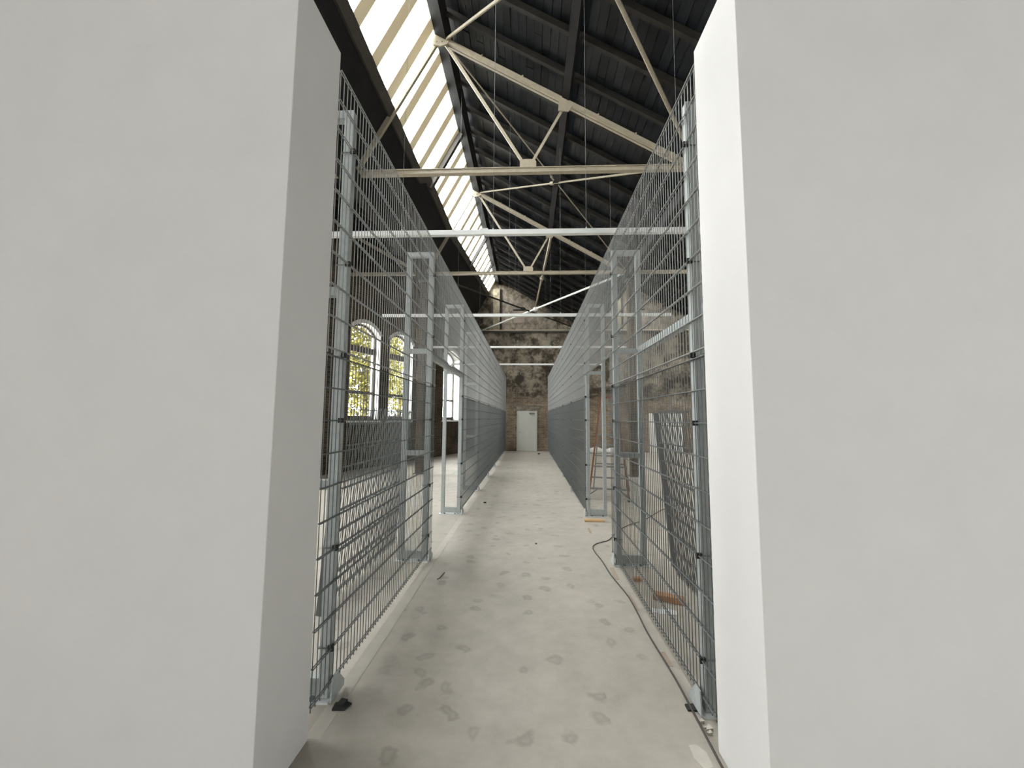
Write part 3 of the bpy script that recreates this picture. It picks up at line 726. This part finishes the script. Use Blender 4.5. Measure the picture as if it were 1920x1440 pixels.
# ------------------------------------------------------------------ step ladders behind the right mesh
def step_ladder(c, w0, w1, h, depth, rz, ntr, mr, mt, label):
    t = thing('step_ladder', label, 'ladder', (c[0], c[1], 0))
    R = Matrix.Rotation(rz, 3, 'Z'); C0 = Vector((c[0], c[1], 0))
    def P(x, y, z): return C0 + R @ Vector((x, y, z))
    for sx in (-1, 1):
        MB().bar(P(sx * w0 / 2, -depth / 2, 0.015), P(sx * w1 / 2, -0.04, h), 0.035, 0.06, R @ Vector((0, 1, 0))).build('rail', mr, t)
        MB().bar(P(sx * w0 / 2, depth / 2, 0.015), P(sx * w1 / 2, 0.04, h), 0.025, 0.03, R @ Vector((0, 1, 0))).build('rear_leg', mt, t)
        MB().bar(P(sx * w0 / 2, -depth / 2, 0.0), P(sx * w0 / 2, -depth / 2, 0.03), 0.05, 0.07, (0, 1, 0)).build('foot', 'black', t)
    for k in range(1, ntr + 1):
        f = k / (ntr + 0.6); w = (w0 + (w1 - w0) * f) / 2 - 0.02; yy = -depth / 2 + (depth / 2 - 0.04) * f
        MB().bar(P(-w, yy, h * f), P(w, yy, h * f), 0.09, 0.028, (0, 0, 1)).build('tread', mt, t)
    for sx in (-1, 1):
        f = 1 / (ntr + 0.6); yy = -depth / 2 + (depth / 2 - 0.04) * f; w = (w0 + (w1 - w0) * f) / 2 - 0.02
        MB().bar(P(sx * w * 0.62, yy - 0.03, h * f - 0.01), P(sx * (w0 / 2 - 0.02), -depth / 2 + 0.02, h * f * 0.45), 0.02, 0.02).build('tread_brace', mt, t)
    for f in (0.3, 0.62):
        w = (w0 + (w1 - w0) * f) / 2 - 0.015; yy = depth / 2 - (depth / 2 - 0.04) * f
        MB().bar(P(-w, yy, h * f), P(w, yy, h * f), 0.03, 0.03).build('rear_brace', mt, t)
    MB().bar(P(-w1 / 2 - 0.03, 0, h + 0.015), P(w1 / 2 + 0.03, 0, h + 0.015), 0.20, 0.03).build('top_cap', mr, t)
    return t
step_ladder((1.86, 9.25), 0.84, 0.36, 2.22, 1.15, -0.25, 9, 'orange', 'tread', 'orange-railed step ladder standing beyond the right doorway')
step_ladder((2.42, 4.75), 0.62, 0.34, 1.75, 0.80, -0.6, 6, 'redbrown', 'treaddark', 'dark step ladder with brown rails behind the nearest right mesh')

# ------------------------------------------------------------------ things lying on the floor
t = thing('extension_cable', 'dark cable running along the foot of the right mesh and under it', 'cable', (0.97, 2.17, 0.011))
raw = [(0.93, 0.6), (0.95, 1.4), (0.97, 2.17), (0.98, 2.53), (0.985, 2.88), (0.97, 3.39), (0.98, 3.74), (0.98, 4.04), (0.95, 4.33), (0.92, 4.61), (0.90, 5.04), (0.87, 5.33), (0.875, 5.54), (0.94, 5.68), (1.05, 5.78), (1.17, 5.90), (1.41, 6.39), (1.66, 6.72), (2.02, 7.09), (2.55, 7.84), (2.92, 8.19), (3.4, 8.6)]
def catmull(p, n=6):
    out = []
    q = [p[0]] + p + [p[-1]]
    for i in range(1, len(q) - 2):
        for k in range(n):
            u = k / n
            out.append(tuple(0.5 * ((2 * q[i][j]) + (-q[i - 1][j] + q[i + 1][j]) * u + (2 * q[i - 1][j] - 5 * q[i][j] + 4 * q[i + 1][j] - q[i + 2][j]) * u * u + (-q[i - 1][j] + 3 * q[i][j] - 3 * q[i + 1][j] + q[i + 2][j]) * u ** 3) for j in range(2)))
    out.append(p[-1]); return out
MB().tube([(x, y, 0.008) for x, y in catmull(raw)], 0.0065, 6).build('lead', 'cable', t, smooth=True)

def flat(name, pts, h, m, label, cat, group=None):
    o = MB().prism([(x, y, 0.0005) for x, y in pts], (0, 0, h)).build(name, m)
    return tag(o, label, cat, group)
flat('rubber_pad', [(0.955, 2.55), (1.03, 2.55), (1.03, 2.61), (0.955, 2.60)], 0.010, 'black', 'black rubber pad on the floor at the foot of the right mesh', 'pad')
t = thing('rubber_pad', 'crumpled black rubber pad on the floor at the foot of the left mesh', 'pad', (-1.13, 2.5, 0))
MB().prism([(-1.155, 2.445, 0.001), (-1.085, 2.45, 0.001), (-1.06, 2.50, 0.001), (-1.10, 2.515, 0.001), (-1.16, 2.50, 0.001)], (0, 0, 0.012)).build('pad', 'black', t)
MB().prism([(-1.14, 2.47, 0.013), (-1.10, 2.465, 0.013), (-1.085, 2.50, 0.022), (-1.125, 2.505, 0.024)], (0, 0, 0.012)).build('fold', 'black', t)
flat('tape_strip', [(0.985, 3.15), (1.025, 3.16), (1.025, 2.985), (0.992, 2.98)], 0.002, 'patch', 'brown tape strip on the floor beside the cable, nearest of four', 'tape', 'tape strips on the floor')
flat('tape_strip', [(0.955, 4.83), (1.005, 4.84), (0.99, 4.49), (0.955, 4.48)], 0.002, 'patch', 'brown tape strip on the floor near the right doorway post', 'tape', 'tape strips on the floor')
flat('tape_strip', [(0.985, 4.12), (1.01, 4.10), (1.01, 3.79), (0.99, 3.79)], 0.002, 'patch', 'brown tape strip on the floor just under the bend of the cable', 'tape', 'tape strips on the floor')
flat('tape_strip', [(0.945, 6.50), (0.98, 6.51), (0.97, 6.23), (0.935, 6.22)], 0.002, 'patch', 'small brown tape strip on the floor in front of the right doorway', 'tape', 'tape strips on the floor')
flat('plaster_spill', [(0.86, 2.30), (0.90, 2.31), (0.935, 2.26), (0.93, 2.17), (0.88, 2.16), (0.855, 2.22)], 0.002, 'white', 'white plaster spill on the floor at the bottom of the view', 'spill')
t = thing('timber_offcut', 'pale timber offcut on the floor before the right doorway', 'timber', (1.12, 6.95, 0))
MB().box(0.955, 1.285, 6.88, 6.99, 0.0, 0.030).build('timber', 'wood', t, bevel=0.003)
o = MB().bar((1.22, 4.06, 0.03), (1.47, 3.94, 0.03), 0.09, 0.055).build('timber_block', 'clay', bevel=0.004)
tag(o, 'orange timber block lying behind the right mesh', 'timber')
o = MB().box(1.13, 1.22, 4.44, 4.50, 0.001, 0.035).build('timber_block', 'clay', bevel=0.004)
tag(o, 'small orange timber block behind the right mesh near its post', 'timber')
bm_ = MB()
for i, (x, y) in enumerate(((1.15, 3.78), (1.20, 3.76), (1.25, 3.79), (1.30, 3.75))):
    bm_.prism([(x - 0.03, y - 0.025, 0.001), (x + 0.03, y - 0.03, 0.001), (x + 0.034, y + 0.02, 0.008 + 0.006 * (i % 2)), (x - 0.025, y + 0.03, 0.018)], (0, 0, 0.006))
t = thing('plastic_film', 'crumpled shiny plastic film on the floor behind the right mesh', 'film', (1.22, 3.77, 0)); bm_.build('film', 'film', t)
# small debris
for i, (x, y, r) in enumerate(((0.995, 2.47, 0.016), (1.012, 2.42, 0.022), (1.005, 2.385, 0.014))):
    b = MB(); b.rod((x - r, y, 0.006), (x + r, y + r * 0.7, 0.008), 0.0055, 5); b.prism([(x - r, y - r, 0.001), (x + r, y - r * 0.6, 0.001), (x + r * 0.4, y + r, 0.001)], (0.003, 0, 0.014))
    o = b.build('plaster_crumb', 'white'); tag(o, ['white plaster crumb beside the cable, farthest of three', 'largest white plaster crumb beside the cable', 'white plaster crumb beside the cable, nearest of three'][i], 'crumb', 'plaster crumbs')
for i, (x, y, lab) in enumerate(((0.11, 5.65, 'dark pebble in the middle of the corridor floor'), (-0.89, 8.25, 'dark chip on the floor beside the left mesh foot'), (0.52, 19.6, 'dark scrap on the floor before the far door'))):
    b = MB(); n = 7; r = (0.016, 0.03, 0.07)[i]
    b.prism([(x + r * math.cos(a) * random.uniform(0.7, 1.1), y + r * math.sin(a) * random.uniform(0.6, 1.0), 0.0005) for a in [2 * math.pi * k / n for k in range(n)]], (0, 0, r * 0.6))
    o = b.build('pebble', 'black'); tag(o, lab, 'debris')
t = thing('plastic_twig', 'thin dark twig on the floor beside the left doorway post', 'debris', (-0.95, 4.46, 0))
MB().tube([(-0.975, 4.37, 0.004), (-0.955, 4.40, 0.005), (-0.95, 4.45, 0.006), (-0.935, 4.56, 0.004)], 0.004, 5).build('twig', 'cable', t)

# white sacks at the far right
def sack(c, sx, sy, sz, label):
    bm = bmesh.new(); bmesh.ops.create_icosphere(bm, subdivisions=3, radius=1)
    rnd = random.Random(int(c[0] * 100))
    for v in bm.verts:
        n = v.co.copy()
        k = 1 + 0.10 * math.sin(5 * n.x + c[1]) * math.cos(4 * n.y) + rnd.uniform(-0.03, 0.03)
        v.co = Vector((n.x * sx * k, n.y * sy * k, max(-sz * 0.62, n.z * sz * k)))
    zmin = min(v.co.z for v in bm.verts)
    me = bpy.data.meshes.new('sack'); bm.to_mesh(me); bm.free()
    for p in me.polygons: p.use_smooth = True
    o = bpy.data.objects.new('sack', me); COL.objects.link(o); o.location = (c[0], c[1], -zmin + 0.002)
    me.materials.append(M['bag']); tag(o, label, 'sack', 'white sacks by the end wall')
sack((3.45, 20.5), 0.36, 0.3, 0.20, 'white sack slumped by the end wall beyond the right doorway')
sack((4.30, 20.6), 0.40, 0.3, 0.17, 'flatter white sack to the right of the other one by the end wall')

# ------------------------------------------------------------------ outside the windows
o = MB().box(-60, -9.5 + 3, -10, 60, -0.4, -0.26); o = MB().prism([(-60, -20, -0.3), tuple(wp(-26, -0.3, 0.6)), tuple(wp(9, -0.3, 0.6)), (-3, 60, -0.3), (-60, 60, -0.3)], (0, 0, -0.1)).build('ground', 'yard', kind='structure')
o = MB().prism([tuple(wp(-6, -0.29, 14)), tuple(wp(22, -0.29, 14)), tuple(wp(22, 1.9, 14)), tuple(wp(-6, 1.9, 14))], SN * 0.3).build('yard_wall', 'yardwall')
tag(o, 'pale pinkish yard wall seen through the arched windows', 'wall')
def tree(c, h, r, label, seed):
    rnd = random.Random(seed)
    t = thing('yellow_tree', label, 'tree', (c.x, c.y, -0.3), 'trees outside the windows')
    tr = MB(); tr.tube([(c.x, c.y, -0.3), (c.x + 0.1, c.y, h * 0.3), (c.x - 0.05, c.y + 0.1, h * 0.6)], 0.14, 8)
    for k in range(6):
        a = k * 1.05; tr.rod((c.x, c.y, h * (0.3 + 0.05 * k)), (c.x + math.cos(a) * r * 0.7, c.y + math.sin(a) * r * 0.7, h * (0.5 + 0.07 * k)), 0.045, 6)
    tr.build('trunk', 'bark', t)
    lf = MB()
    for k in range(4200):
        while True:
            p = Vector((rnd.uniform(-1, 1), rnd.uniform(-1, 1), rnd.uniform(-1, 1)))
            if 0.3 < p.length < 1: break
        p = Vector((c.x + p.x * r, c.y + p.y * r, h * 0.62 + p.z * h * 0.42))
        a = rnd.uniform(0, 6.28); e = rnd.uniform(-0.9, 0.9); q = 0.17
        u = Vector((math.cos(a), math.sin(a), e)).normalized() * q; w = Vector((-math.sin(a), math.cos(a), rnd.uniform(-0.7, 0.7))).normalized() * q * 0.6
        lf.add([p - u, p + w, p + u, p - w], [(0, 1, 2, 3)])
    lf.build('leaves', 'leafy', t, kind='stuff')
tree(Vector((-9.0, 21.2, 0)), 7.6, 1.9, 'yellow-leaved tree outside, seen through the leftmost arched window', 3)
tree(Vector((-9.5, 28.5, 0)), 9.0, 2.6, 'yellow-leaved tree outside, seen through the middle arched window', 5)
